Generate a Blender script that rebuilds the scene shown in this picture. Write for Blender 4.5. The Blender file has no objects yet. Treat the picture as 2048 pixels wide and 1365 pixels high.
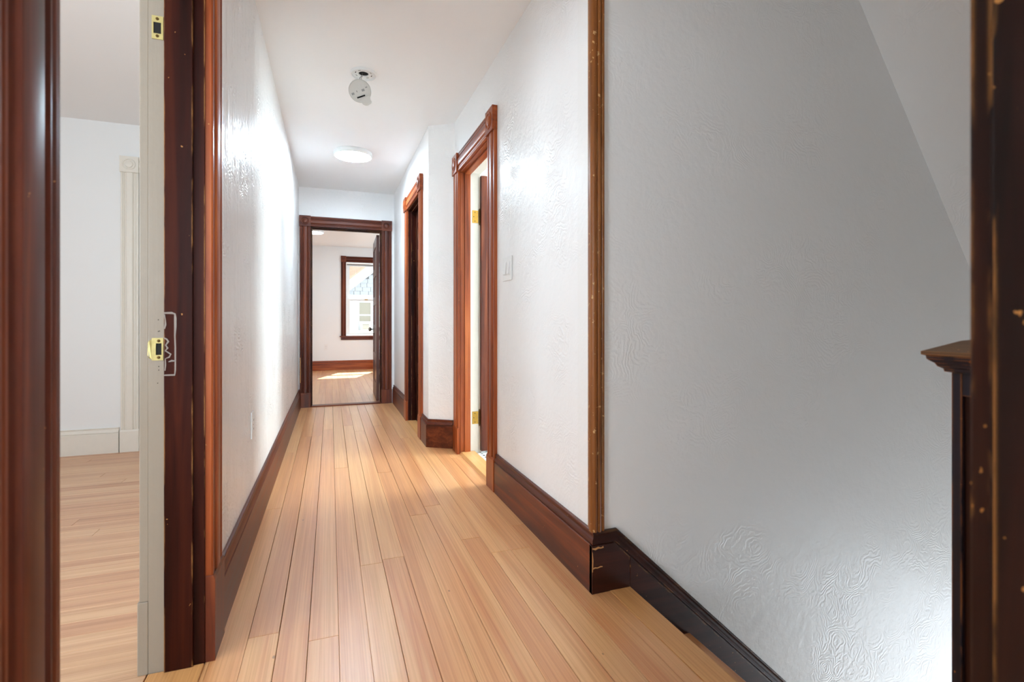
import bpy, bmesh, math, random
from mathutils import Vector, Matrix
random.seed(7)
sc = bpy.context.scene
COL = sc.collection

# ------------------------------------------------------------------ camera, world, sun, daylight, added fill, exposure
FPX, VX, CY, CAMH = 1000.0, 661.0, 643.7, 0.97            # focal length, hall vanishing point and horizon in the 2048x1365 frame
YAW = math.atan2(1024 - VX, FPX)
cam = bpy.data.cameras.new('camera')
cam.sensor_width = 36; cam.lens = FPX / 2048 * 36
cam.shift_y = (CY - 682.5) / 2048
cam.clip_start = 0.02
cam.dof.use_dof = True; cam.dof.focus_distance = 3.4; cam.dof.aperture_fstop = 5.0
camo = bpy.data.objects.new('camera', cam); COL.objects.link(camo)
camo.location = (0, 0, CAMH); camo.rotation_euler = (math.pi / 2, 0, -YAW)
sc.camera = camo

w = bpy.data.worlds.new('sky'); sc.world = w; w.use_nodes = True
bg = w.node_tree.nodes['Background']
bg.inputs[0].default_value = (0.80, 0.89, 1.0, 1); bg.inputs[1].default_value = 0.5

sun = bpy.data.lights.new('sun', 'SUN'); sun.energy = 3.8; sun.angle = 0.009; sun.color = (1, 0.95, 0.86)
so = bpy.data.objects.new('sun', sun); COL.objects.link(so)
so.rotation_euler = Vector((-0.285, -0.806, -1.0)).to_track_quat('-Z', 'Y').to_euler()

def area(name, loc, direction, sx, sy, energy, color=(1, 1, 1), spread=180):
    l = bpy.data.lights.new(name, 'AREA'); l.shape = 'RECTANGLE'; l.size = sx; l.size_y = sy
    l.energy = energy; l.color = color; l.spread = math.radians(spread)
    o = bpy.data.objects.new(name, l); COL.objects.link(o)
    o.location = loc; o.rotation_euler = Vector(direction).to_track_quat('-Z', 'Z').to_euler()
    return o
# area lights at unseen openings of the rooms round the hall, some added as fill
area('daylight_west_room', (-3.98, -0.35, 1.45), (1, 0.42, 0.2), 1.6, 1.3, 9.2, (0.78, 0.91, 1), 100)
area('fill_west_room_south', (-2.2, -1.38, 1.45), (0, 1, 0.6), 1.4, 1.3, 6.5, (0.80, 0.92, 1))  # added fill through an unseen south opening
area('fill_rear_room', (-0.03, -3.22, 1.45), (0, 1, 0), 0.5, 1.4, 25, (0.72, 0.88, 1))  # added fill; narrow opening invented to keep its beam off the jamb
area('fill_end_room', (2.78, 8.6, 1.45), (-1, 0, 0), 1.4, 1.4, 5.5, (0.55, 0.81, 1))  # added fill through an invented side opening
area('fill_bathroom', (3.18, 2.9, 1.6), (-1, 0, 0), 0.8, 0.9, 20, (0.8, 0.96, 1))  # added to light the bathroom through an unseen opening
area('daylight_lower_stair', (3.80, 1.0, -1.55), (-0.75, -0.6, 0.8), 0.8, 1.7, 3.3, (0.78, 0.91, 1), 125)

sc.view_settings.view_transform = 'Standard'; sc.view_settings.look = 'None'
sc.view_settings.exposure = 2.55; sc.view_settings.gamma = 1.0
sc.view_settings.use_curve_mapping = False
sc.cycles.max_bounces = 8; sc.cycles.diffuse_bounces = 5; sc.cycles.glossy_bounces = 4
sc.cycles.transparent_max_bounces = 12
sc.cycles.use_denoising = True; sc.cycles.use_adaptive_sampling = True; sc.cycles.adaptive_threshold = 0.025
sc.cycles.sample_clamp_indirect = 8; sc.cycles.caustics_reflective = False; sc.cycles.caustics_refractive = False

# ------------------------------------------------------------------ materials
def srgb(r, g, b):
    f = lambda c: (c / 255 / 12.92) if c / 255 <= 0.04045 else ((c / 255 + 0.055) / 1.055) ** 2.4
    return (f(r), f(g), f(b), 1)
class NT:
    def __init__(s, name):
        s.m = bpy.data.materials.new(name); s.m.use_nodes = True
        s.t = s.m.node_tree; s.p = s.t.nodes['Principled BSDF']
    def n(s, kind, **kw):
        o = s.t.nodes.new('ShaderNode' + kind)
        for k, v in kw.items():
            if k.startswith('i_'):
                o.inputs[k[2:].replace('_', ' ')].default_value = v
            else:
                setattr(o, k, v)
        return o
    def l(s, a, b): s.t.links.new(a, b)
    def math(s, op, a, b=None, c=None, clamp=False):
        o = s.n('Math', operation=op); o.use_clamp = clamp
        for i, v in enumerate((a, b, c)):
            if v is None: continue
            if isinstance(v, (int, float)): o.inputs[i].default_value = v
            else: s.l(v, o.inputs[i])
        return o.outputs[0]
    def ramp(s, fac, stops):
        r = s.n('ValToRGB'); e = r.color_ramp.elements
        while len(e) < len(stops): e.new(0.5)
        for i, (p, c) in enumerate(stops): e[i].position = p; e[i].color = c
        s.l(fac, r.inputs[0]); return r.outputs[0]
    def mix(s, fac, a, b, blend='MIX'):
        o = s.n('Mix', data_type='RGBA', blend_type=blend)
        for i, v in ((0, fac), (6, a), (7, b)):
            if isinstance(v, (int, float, tuple)): o.inputs[i].default_value = v
            else: s.l(v, o.inputs[i])
        return o.outputs[2]
    def mapping(s, vec, scale, loc=None):
        o = s.n('Mapping'); s.l(vec, o.inputs[0]); o.inputs['Scale'].default_value = scale
        if loc is not None: s.l(loc, o.inputs['Location'])
        return o.outputs[0]
    def noise(s, vec, scale, detail=4, rough=0.55, dist=0):
        o = s.n('TexNoise', i_Scale=scale, i_Detail=detail, i_Roughness=rough, i_Distortion=dist)
        s.l(vec, o.inputs['Vector']); return o.outputs['Fac']
    def bump(s, h, strength, dist=0.01):
        o = s.n('Bump', i_Strength=strength, i_Distance=dist); s.l(h, o.inputs['Height'])
        s.l(o.outputs[0], s.p.inputs['Normal']); return o
    def set(s, **kw):
        for k, v in kw.items(): s.p.inputs[k.replace('_', ' ')].default_value = v

def plaster(name, col, rough=0.42, strength=0.35, swirl=True, streak=False):
    t = NT(name)
    pos = t.n('NewGeometry').outputs['Position']
    if swirl:
        # trowel swirls: short concentric strokes round scattered centres, patchily strong
        w2 = t.n('TexNoise', i_Scale=7.0, i_Detail=1.0); t.l(pos, w2.inputs['Vector'])
        vm = t.n('VectorMath', operation='MULTIPLY_ADD'); t.l(w2.outputs['Color'], vm.inputs[0]); vm.inputs[1].default_value = (0.16, 0.16, 0.16); t.l(pos, vm.inputs[2])
        vo = t.n('TexVoronoi', i_Scale=4.6); t.l(vm.outputs[0], vo.inputs['Vector'])
        fine = t.noise(pos, 30, 2, 0.6)
        ph = t.math('MULTIPLY_ADD', vo.outputs['Distance'], 95.0, t.math('MULTIPLY', fine, 15.0))
        mask = t.math('MULTIPLY_ADD', t.noise(pos, 3.4, 1), 5.5, -2.6, True)
        hgt = t.math('ADD', t.math('MULTIPLY', t.math('MULTIPLY', t.math('SINE', ph), mask), 0.24), fine)
        if streak:
            hgt = t.math('ADD', hgt, t.math('MULTIPLY', t.noise(t.mapping(pos, (26, 20, 1.5)), 1.0, 2, 0.6), 3.2))
    else:
        hgt = t.noise(pos, 14, 2, 0.6)
    t.bump(hgt, min(strength, 1.0), 0.006)
    t.p.inputs['Base Color'].default_value = col
    t.set(Roughness=rough); t.p.inputs['Specular IOR Level'].default_value = 0.45
    return t.m

def stain(name, axis, dark, mid, light, rough=0.27, worn=0.5, edge=0.0, fleck=srgb(196, 138, 82), bevel=0.004, spec=0.3):
    """varnished softwood trim; axis = grain direction"""
    t = NT(name)
    oc = t.n('TexCoord').outputs['Object']; rnd = t.n('ObjectInfo').outputs['Random']
    off = t.n('CombineXYZ')
    for i, k in enumerate((17.3, 31.7, 9.1)): t.l(t.math('MULTIPLY', rnd, k), off.inputs[i])
    sc3 = [26, 26, 26]; sc3[axis] = 1.3
    vec = t.mapping(oc, sc3, off.outputs[0])
    g = t.noise(vec, 1.0, 4, 0.62, 0.6)
    sc4 = [5, 5, 5]; sc4[axis] = 0.8
    big = t.noise(t.mapping(oc, sc4, off.outputs[0]), 1.0, 3)
    f = t.math('ADD', t.math('MULTIPLY', g, 0.62), t.math('MULTIPLY', big, 0.42))
    colr = t.ramp(f, [(0.34, dark), (0.52, mid), (0.72, light)])
    sp = t.noise(t.mapping(oc, (1, 1, 1), off.outputs[0]), 55, 3, 0.55)
    patch = t.noise(t.mapping(oc, (1, 1, 1), off.outputs[0]), 4.5, 2)
    th = t.math('SUBTRACT', 0.80, t.math('MULTIPLY', patch, 0.22 * worn))
    fl = t.math('MULTIPLY', t.math('GREATER_THAN', sp, th), 0.75)
    if edge:
        bv = t.n('Bevel', samples=2, i_Radius=bevel)
        ge = t.n('NewGeometry')
        d = t.n('VectorMath', operation='DOT_PRODUCT'); t.l(bv.outputs[0], d.inputs[0]); t.l(ge.outputs['Normal'], d.inputs[1])
        em = t.math('MULTIPLY', t.math('SUBTRACT', 1.0, d.outputs['Value']), 9.0, clamp=True)
        sc5 = [22, 22, 22]; sc5[axis] = 5
        en = t.noise(t.mapping(oc, sc5, off.outputs[0]), 1.0, 4, 0.65)
        e2 = t.math('MULTIPLY', em, t.math('MULTIPLY', t.math('SUBTRACT', en, 0.62 - 0.2 * edge), 9.0, clamp=True), clamp=True)
        fl = t.math('MAXIMUM', fl, e2)
    t.l(t.mix(fl, colr, fleck), t.p.inputs['Base Color'])
    rr = t.math('MULTIPLY_ADD', g, 0.16, max(rough - 0.06, 0.28))
    t.l(t.math('MAXIMUM', rr, t.math('MULTIPLY', fl, 0.6)), t.p.inputs['Roughness'])
    t.bump(g, 0.12, 0.002)
    t.p.inputs['Specular IOR Level'].default_value = spec
    return t.m

def plank_mat(name, cols, rough=0.3, spec=0.5, coat=0.3):
    t = NT(name)
    oc = t.n('TexCoord').outputs['Object']; rnd = t.n('ObjectInfo').outputs['Random']
    off = t.n('CombineXYZ')
    for i, k in enumerate((13.3, 41.7, 3.1)): t.l(t.math('MULTIPLY', rnd, k), off.inputs[i])
    a = t.noise(t.mapping(oc, (22, 0.55, 22), off.outputs[0]), 1.0, 3, 0.5, 0.3)      # broad figure
    b = t.noise(t.mapping(oc, (210, 1.6, 210), off.outputs[0]), 1.0, 3, 0.6, 0.2)     # fine straight grain
    f = t.math('ADD', t.math('MULTIPLY', rnd, 0.46), t.math('MULTIPLY', t.math('SUBTRACT', a, 0.22), 0.8))
    base = t.ramp(f, cols)
    gd = t.ramp(b, [(0.36, (0.80, 0.70, 0.60, 1)), (0.60, (1, 1, 1, 1))])
    base = t.mix(0.75, base, gd, 'MULTIPLY')
    vk = t.n('TexVoronoi', i_Scale=7.0); t.l(t.mapping(oc, (1, 0.6, 1), off.outputs[0]), vk.inputs['Vector'])
    base = t.mix(t.math('MULTIPLY', t.math('LESS_THAN', vk.outputs['Distance'], 0.03), 0.6), base, srgb(110, 66, 40))
    t.l(base, t.p.inputs['Base Color'])
    wear = t.noise(t.mapping(t.n('NewGeometry').outputs['Position'], (1.6, 1.0, 1)), 2.2, 3, 0.65)
    t.l(t.math('MULTIPLY_ADD', wear, 0.16, rough), t.p.inputs['Roughness'])
    t.bump(b, 0.10, 0.002)
    t.p.inputs['Specular IOR Level'].default_value = spec
    t.p.inputs['Coat Weight'].default_value = coat; t.p.inputs['Coat Roughness'].default_value = 0.29
    return t.m

def plain(name, col, rough=0.5, metal=0.0, bumpy=0.0, scale=60, emit=None, var=0.06, spec=0.5):
    t = NT(name)
    oc = t.n('TexCoord').outputs['Object']
    n = t.noise(oc, scale, 3)
    c2 = tuple(v * (1 - var * 2) for v in col[:3]) + (1,)
    t.l(t.mix(n, col, c2), t.p.inputs['Base Color'])
    t.set(Roughness=rough, Metallic=metal); t.p.inputs['Specular IOR Level'].default_value = spec
    if bumpy: t.bump(n, bumpy, 0.003)
    if emit:
        t.p.inputs['Emission Color'].default_value = emit[0]; t.p.inputs['Emission Strength'].default_value = emit[1]
    return t.m

def painted_trim(name, col):
    """old oil paint over wood: soft brush lines, small chips"""
    t = NT(name)
    oc = t.n('TexCoord').outputs['Object']
    b = t.noise(t.mapping(oc, (70, 70, 3)), 1.0, 4, 0.6)
    c = t.noise(oc, 26, 4, 0.6)
    chip = t.math('GREATER_THAN', t.noise(oc, 75, 2), 0.80)
    base = t.mix(t.math('MULTIPLY', c, 0.5), col, tuple(v * 0.88 for v in col[:3]) + (1,))
    t.l(t.mix(t.math('MULTIPLY', chip, 0.35), base, srgb(150, 140, 125)), t.p.inputs['Base Color'])
    t.bump(t.math('ADD', t.math('MULTIPLY', b, 0.6), c), 0.3, 0.002)
    t.set(Roughness=0.38)
    return t.m

def glass_pane(name):
    t = NT(name)
    out = t.t.nodes['Material Output']
    tr = t.n('BsdfTransparent'); gl = t.n('BsdfGlossy'); gl.inputs['Roughness'].default_value = 0.02
    tr.inputs[0].default_value = (0.96, 0.98, 0.97, 1)
    mx = t.n('MixShader'); mx.inputs[0].default_value = 0.06
    t.l(tr.outputs[0], mx.inputs[1]); t.l(gl.outputs[0], mx.inputs[2])
    t.l(mx.outputs[0], out.inputs['Surface'])
    return t.m

M = {}
M['wall'] = plaster('plaster_white', srgb(240, 239, 238), 0.40, 0.5)
M['wall_left'] = plaster('plaster_white_streaked', srgb(240, 239, 238), 0.31, 0.95, True, True)
M['wall_stair'] = plaster('plaster_white_smooth', srgb(238, 237, 235), 0.38, 0.3)
M['ceiling'] = plaster('ceiling_white', srgb(242, 241, 240), 0.5, 0.12, False)
M['room_wall'] = plaster('plaster_room', srgb(236, 238, 238), 0.5, 0.10, False)
D, MI, LI = srgb(46, 16, 8), srgb(90, 38, 20), srgb(132, 66, 34)
for ax, k in ((0, 'x'), (1, 'y'), (2, 'z')):
    M['wood_' + k] = stain('stained_fir_' + k, ax, D, MI, LI, 0.27, 0.5, 0.0)
    M['worn_' + k] = stain('worn_stained_fir_' + k, ax, srgb(22, 6, 3), srgb(48, 14, 6), srgb(74, 28, 11), 0.38, 0.55, 0.75, spec=0.12)
    M['dark_' + k] = stain('dark_stained_fir_' + k, ax, srgb(26, 10, 7), srgb(52, 20, 12), srgb(74, 32, 19), 0.30, 0.6, 0.5)
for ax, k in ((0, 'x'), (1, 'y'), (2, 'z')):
    M['amber_' + k] = stain('amber_stained_fir_' + k, ax, srgb(76, 28, 11), srgb(148, 70, 31), srgb(184, 102, 52), 0.34, 0.5, 0.0, spec=0.3)  # lighter patina, with light on the bright casings painted into the tone
M['bead'] = stain('honey_stained_fir', 2, srgb(62, 30, 12), srgb(130, 76, 32), srgb(160, 98, 46), 0.25, 1.1, 0.8, srgb(206, 164, 112))
M['near'] = stain('battered_dark_fir', 2, srgb(18, 7, 5), srgb(40, 17, 11), srgb(72, 34, 18), 0.42, 1.1, 0.75, srgb(206, 142, 76), 0.006)
M['newel'] = stain('worn_newel_blue_sheen', 2, srgb(26, 24, 32), srgb(44, 42, 56), srgb(60, 60, 72), 0.36, 0.9, 0.9, srgb(190, 120, 66))  # blue tint of reflected light is put into the stain
M['newel_top'] = stain('bare_worn_cap', 1, srgb(70, 52, 38), srgb(112, 88, 66), srgb(142, 112, 84), 0.5, 0.9, 0.9, srgb(200, 140, 88))
FIR = [(0.05, srgb(202, 132, 84)), (0.30, srgb(224, 160, 106)), (0.52, srgb(233, 178, 122)), (0.70, srgb(214, 144, 92)), (0.95, srgb(240, 197, 144))]
M['plank'] = plank_mat('fir_floor', FIR, 0.30, 0.5, 0.55)
PALE = [(0.0, srgb(186, 138, 110)), (0.25, srgb(216, 168, 134)), (0.5, srgb(230, 190, 152)), (0.75, srgb(206, 156, 124)), (1.0, srgb(240, 212, 172))]
M['plank_pale'] = plank_mat('pale_fir_floor', PALE, 0.36, 0.4, 0.2)
M['nosing'] = plank_mat('nosing_fir', [(0.0, srgb(206, 140, 80)), (0.5, srgb(226, 166, 104)), (1.0, srgb(236, 182, 122))], 0.34, 0.45, 0.2)
M['sub'] = plain('dark_subfloor', srgb(58, 36, 22), 0.9)  # dark subfloor seen through the plank gaps
M['white_trim'] = painted_trim('cream_trim_paint', srgb(232, 227, 216))
M['shaded_trim'] = painted_trim('shaded_trim_paint', srgb(158, 147, 132))  # off-white paint darkened; its backlit shade is put into the colour
M['white_plastic'] = plain('white_plastic', srgb(236, 236, 234), 0.32, var=0.02)
M['grey_plastic'] = plain('off_white_plastic', srgb(204, 202, 196), 0.4, var=0.02)
M['label_grey'] = plain('grey_print', srgb(150, 150, 148), 0.6)
M['black'] = plain('black_and_recess_shade', srgb(14, 12, 10), 0.8)  # black parts, and the shade inside holes painted as flat black
M['brass'] = plain('aged_brass', srgb(196, 150, 70), 0.32, 0.9, 0.15, 90, var=0.2)
M['brass_dark'] = plain('tarnished_brass', srgb(110, 84, 44), 0.42, 0.85, 0.3, 90, var=0.25)
M['brass_pale'] = plain('pale_brass_plate', srgb(206, 190, 128), 0.34, 0.75, 0.15, 90, var=0.15)
M['steel'] = plain('dull_steel', srgb(150, 146, 138), 0.35, 0.9)
M['wire'] = plain('grey_wire', srgb(110, 106, 100), 0.5)
M['lamp'] = plain('lamp_diffuser', srgb(250, 250, 248), 0.4, emit=((0.68, 0.86, 1, 1), 24.0), var=0.0)
M['lamp_end'] = plain('lamp_diffuser_end_room', srgb(250, 250, 248), 0.4, emit=((0.72, 0.88, 1, 1), 8.0), var=0.0)
M['paint_mark'] = plain('grey_paint_ridge', srgb(150, 140, 132), 0.6, bumpy=0.3)
M['bare_wood'] = plain('bare_wood_chip', srgb(196, 142, 86), 0.6, bumpy=0.3)
M['tile_white'] = plain('white_tile', srgb(236, 236, 234), 0.18, var=0.02)
M['tile_black'] = plain('black_tile', srgb(26, 26, 28), 0.2)
M['grout'] = plain('pale_grout', srgb(196, 194, 190), 0.8)
M['sash'] = plain('white_sash_paint', srgb(238, 238, 236), 0.35, var=0.02)
M['glass'] = glass_pane('window_glass')
M['shingle'] = plain('grey_cedar_shingle', srgb(186, 186, 186), 0.85, 0, 0.4, 25, var=0.12)
M['shingle_gap'] = plain('shingle_joint', srgb(116, 114, 112), 0.9)
M['ext_white'] = plain('exterior_white_paint', srgb(228, 232, 236), 0.6)
M['ext_cream'] = plain('cream_clapboard', srgb(228, 216, 196), 0.7)
M['roof'] = plain('terracotta_roofing', srgb(214, 176, 150), 0.8, 0, 0.4, 8, var=0.2)
M['ext_glass'] = plain('dull_curtained_glass', srgb(150, 142, 124), 0.25)

# ------------------------------------------------------------------ mesh helpers
class B:
    def __init__(s): s.v = []; s.f = []
    def add(s, vs, fs):
        k = len(s.v); s.v += [tuple(v) for v in vs]; s.f += [tuple(i + k for i in f) for f in fs]; return s
    def box(s, x0, x1, y0, y1, z0, z1):
        vs = [(x, y, z) for z in (z0, z1) for y in (y0, y1) for x in (x0, x1)]
        return s.add(vs, [(0, 2, 3, 1), (4, 5, 7, 6), (0, 1, 5, 4), (2, 6, 7, 3), (0, 4, 6, 2), (1, 3, 7, 5)])
    def prism(s, poly, e):
        """closed 3-D polygon swept by vector e"""
        n = len(poly); e = Vector(e)
        vs = [Vector(p) for p in poly] + [Vector(p) + e for p in poly]
        return s.add(vs, [tuple(range(n - 1, -1, -1)), tuple(range(n, 2 * n))] + [(i, (i + 1) % n, n + (i + 1) % n, n + i) for i in range(n)])
    def rings(s, rs, close=True, cap=True):
        n = len(rs[0]); k = len(s.v); fs = []
        for r in rs: s.v += [tuple(p) for p in r]
        for j in range(len(rs) - 1):
            for i in range(n if close else n - 1):
                a = k + j * n + i; b = k + j * n + (i + 1) % n
                fs.append((a, b, b + n, a + n))
        if cap: fs += [tuple(k + i for i in range(n - 1, -1, -1)), tuple(k + (len(rs) - 1) * n + i for i in range(n))]
        s.f += fs; return s
    def lathe(s, prof, org, axis, seg=24):
        """prof: (radius, height) along axis from org"""
        a = Vector(axis).normalized(); u = a.orthogonal().normalized(); v = a.cross(u); org = Vector(org)
        rs = [[org + a * h + (u * math.cos(t) + v * math.sin(t)) * max(r, 1e-5) for t in (2 * math.pi * i / seg for i in range(seg))] for r, h in prof]
        return s.rings(rs)
    def tube(s, pts, r, seg=8):
        pts = [Vector(p) for p in pts]; rs = []
        for i, p in enumerate(pts):
            d = (pts[min(i + 1, len(pts) - 1)] - pts[max(i - 1, 0)]).normalized()
            u = d.orthogonal().normalized(); v = d.cross(u)
            rs.append([p + (u * math.cos(t) + v * math.sin(t)) * r for t in (2 * math.pi * k / seg for k in range(seg))])
        return s.rings(rs)
    def xf(s, m): s.v = [tuple(m @ Vector(p)) for p in s.v]; return s

def obj(name, b, mat, parent=None, bevel=0.0, smooth=0.0, label=None):
    me = bpy.data.meshes.new(name)
    lo = [min(p[i] for p in b.v) for i in range(3)]; hi = [max(p[i] for p in b.v) for i in range(3)]
    c = Vector([(lo[i] + hi[i]) / 2 for i in range(3)])
    me.from_pydata([tuple(Vector(p) - c) for p in b.v], [], b.f)
    bm = bmesh.new(); bm.from_mesh(me)
    bmesh.ops.recalc_face_normals(bm, faces=bm.faces)
    if bevel:
        es = [e for e in bm.edges if len(e.link_faces) == 2 and e.calc_face_angle(0) > 0.6]
        bmesh.ops.bevel(bm, geom=es, offset=bevel, segments=2, affect='EDGES', profile=0.5, clamp_overlap=True)
    bm.to_mesh(me); bm.free()
    if smooth:
        me.shade_smooth(); me.set_sharp_from_angle(angle=smooth)
    me.materials.append(M[mat])
    o = bpy.data.objects.new(name, me); COL.objects.link(o)
    base = Vector((0, 0, 0))
    if parent is not None:
        o.parent = parent; q = parent
        while q is not None: base = base + q.location; q = q.parent
    o.location = c - base
    if label: o['label'] = label
    return o
def root(name, loc, label, cat, kind=None, group=None):
    o = bpy.data.objects.new(name, None); COL.objects.link(o); o.location = loc
    o.empty_display_size = 0.1
    return tag(o, label, cat, kind, group)
def tag(o, label, cat, kind=None, group=None):
    o['label'] = label; o['category'] = cat
    if kind: o['kind'] = kind
    if group: o['group'] = group
    return o
ST = 'structure'

def wall(name, x0, x1, y0, y1, z0, z1, mat, label, opens=()):
    """upright slab; opens: (a0, a1, z0, z1) along its long side"""
    b = B(); along_x = (x1 - x0) > (y1 - y0)
    a0, a1 = (x0, x1) if along_x else (y0, y1)
    def bx(p, q, r, t):
        if q - p < 1e-5 or t - r < 1e-5: return
        if along_x: b.box(p, q, y0, y1, r, t)
        else: b.box(x0, x1, p, q, r, t)
    p = a0
    for o0, o1, oz0, oz1 in sorted(opens):
        bx(p, o0, z0, z1); bx(o0, o1, z0, oz0); bx(o0, o1, oz1, z1); p = o1
    bx(p, a1, z0, z1)
    return tag(obj(name, b, mat), label, 'wall', ST)

# ------------------------------------------------------------------ room shells
CZ = 2.49
wall('wall_left', -0.47, -0.335, -3.05, 6.105, -0.05, CZ, 'wall_left', 'long white streaky plaster wall of the hall with an open doorway', [(0.765, 1.65, -0.05, 2.07)])
wall('wall_right', 0.893, 1.03, 1.72, 3.75, -0.05, CZ, 'wall', 'white swirled plaster hall wall with the double switch plate', [(2.82, 3.59, -0.05, 2.08)])
wall('wall_stair', 0.893, 3.85, 1.59, 1.72, -2.7, CZ, 'wall_stair', 'tall grey-white stairwell wall above the sloping skirt board')
b = B().prism([(0.893, 3.75, -0.05), (1.03, 3.75, -0.05), (1.03, 3.95, -0.05), (0.85, 3.95, -0.05), (0.715, 3.87, -0.05)], (0, 0, CZ + 0.05))
tag(obj('wall_right_jog', b, 'wall'), 'short angled white wall where the hall narrows between the two side doors', 'wall', ST)
b = B()
b.box(0.715, 0.85, 3.87, 4.22, -0.05, CZ); b.v = [(0.715 if abs(x - .715) < 1e-6 else x, y, z) for x, y, z in b.v]
b.box(0.715, 0.85, 4.22, 4.96, 2.08, CZ); b.box(0.715, 0.85, 4.96, 6.105, -0.05, CZ)
tag(obj('wall_right_narrow', b, 'wall'), 'white wall of the narrow hall end holding the dark side door', 'wall', ST)
wall('wall_far', -1.75, 2.75, 6.105, 6.25, -0.05, CZ, 'wall', 'white end wall of the hall above and around the far doorway', [(-0.227, 0.585, -0.05, 2.06)])
wall('wall_back', -0.335, 3.85, 0.12, 0.2558, -2.7, CZ, 'wall', 'white wall around the near doorway opposite the stairwell wall', [(-0.31, 0.54, 0.0, 2.07)])
# room at the far end
wall('wall_end_room_far', -1.75, 2.75, 10.6, 10.78, -0.05, CZ, 'room_wall', 'white window wall of the end room with an outlet', [(0.275, 1.11, 0.665, 2.185)])
wall('wall_end_room_left', -1.75, -1.6, 6.25, 10.6, -0.05, CZ, 'room_wall', 'white side wall of the end room away from the open door')
wall('wall_end_room_right', 2.6, 2.75, 6.25, 10.6, -0.05, CZ, 'room_wall', 'white side wall of the end room behind the open door', [(7.85, 9.35, 0.7, 2.2)])
# room through the left doorway
wall('wall_west_room_far', -3.95, -0.47, 4.49, 4.62, -0.05, CZ, 'room_wall', 'white wall with cream baseboard seen through the side doorway')
wall('wall_west_room_left', -3.95, -3.8, -1.35, 4.49, -0.05, CZ, 'room_wall', 'white window wall of the side room', [(-1.17, 0.47, 0.75, 2.15)])
wall('wall_west_room_near', -3.8, -0.47, -1.35, -1.2, -0.05, CZ, 'room_wall', 'white near wall of the side room', [(-2.95, -1.45, 0.75, 2.15)])
# room behind the camera
wall('wall_rear_room_back', -0.335, 2.5, -3.2, -3.05, -0.05, CZ, 'room_wall', 'white wall with an added light opening in the room behind the near doorway', [(-0.29, 0.23, 0.72, 2.18)])
wall('wall_rear_room_right', 2.5, 2.65, -3.05, 0.12, -0.05, CZ, 'room_wall', 'white side wall of the room behind the near doorway')
# bathroom
wall('wall_bathroom_back', 3.0, 3.15, 1.72, 4.2, -0.05, CZ, 'room_wall', 'white bathroom wall with an added opening for light', [(2.45, 3.35, 1.1, 2.1)])
wall('wall_bathroom_far', 1.03, 3.15, 4.2, 4.35, -0.05, CZ, 'room_wall', 'white bathroom wall behind the open brown door')
b = B().box(0.85, 1.03, 3.95, 4.35, -0.05, CZ)
tag(obj('wall_bathroom_corner', b, 'room_wall'), 'white boxed corner between bathroom and closet', 'wall', ST)
wall('wall_closet_back', 0.85, 1.0, 4.35, 6.105, -0.05, CZ, 'room_wall', 'plain wall behind the dark side door')
# stairwell
wall('wall_stair_end', 3.7, 3.85, 0.2558, 1.59, -2.7, CZ, 'room_wall', 'white end wall at the foot of the stairwell', [(0.6, 1.42, -2.42, -0.7)])
b = B().box(1.03, 3.7, 0.2558, 0.59, -2.7, -0.03)
tag(obj('wall_stair_low', b, 'room_wall'), 'low wall under the landing beside the descending stair', 'wall', ST)
# ceilings
tag(obj('ceiling', B().box(-0.40, 0.96, 0.12, 6.18, CZ, CZ + 0.12).box(0.96, 2.202, 0.12, 1.655, CZ, CZ + 0.12), 'ceiling'), 'white hall ceiling with the round lamp and the hanging detector', 'ceiling', ST)
zs = lambda x: 2.428 - (x - 2.244) * 1.483
b = B().prism([(2.202, 0.2, zs(2.202)), (3.75, 0.2, zs(3.75)), (3.9, 0.2, zs(3.75)), (3.9, 0.2, CZ + 0.12), (2.202, 0.2, CZ + 0.12)], (0, 1.45, 0))
tag(obj('ceiling_stair_slope', b, 'wall_stair'), 'steep sloping white ceiling over the stairwell', 'ceiling', ST)
tag(obj('ceiling_end_room', B().box(-1.75, 2.75, 6.18, 10.78, 2.475, CZ + 0.12), 'ceiling'), 'white ceiling of the end room with its round lamp', 'ceiling', ST)
tag(obj('ceiling_west_room', B().box(-3.95, -0.40, -1.35, 4.62, 2.445, CZ + 0.12), 'ceiling'), 'white ceiling of the side room', 'ceiling', ST)
tag(obj('ceiling_rear_room', B().box(-0.40, 2.65, -3.2, 0.12, CZ, CZ + 0.12), 'ceiling'), 'white ceiling of the room behind the near doorway', 'ceiling', ST)
tag(obj('ceiling_bathroom', B().box(0.96, 3.15, 1.655, 4.35, CZ, CZ + 0.12), 'ceiling'), 'white bathroom ceiling', 'ceiling', ST)
tag(obj('ceiling_closet', B().box(0.96, 1.0, 4.35, 6.18, CZ, CZ + 0.12), 'ceiling'), 'plain closet ceiling behind the dark side door', 'ceiling', ST)

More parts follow.
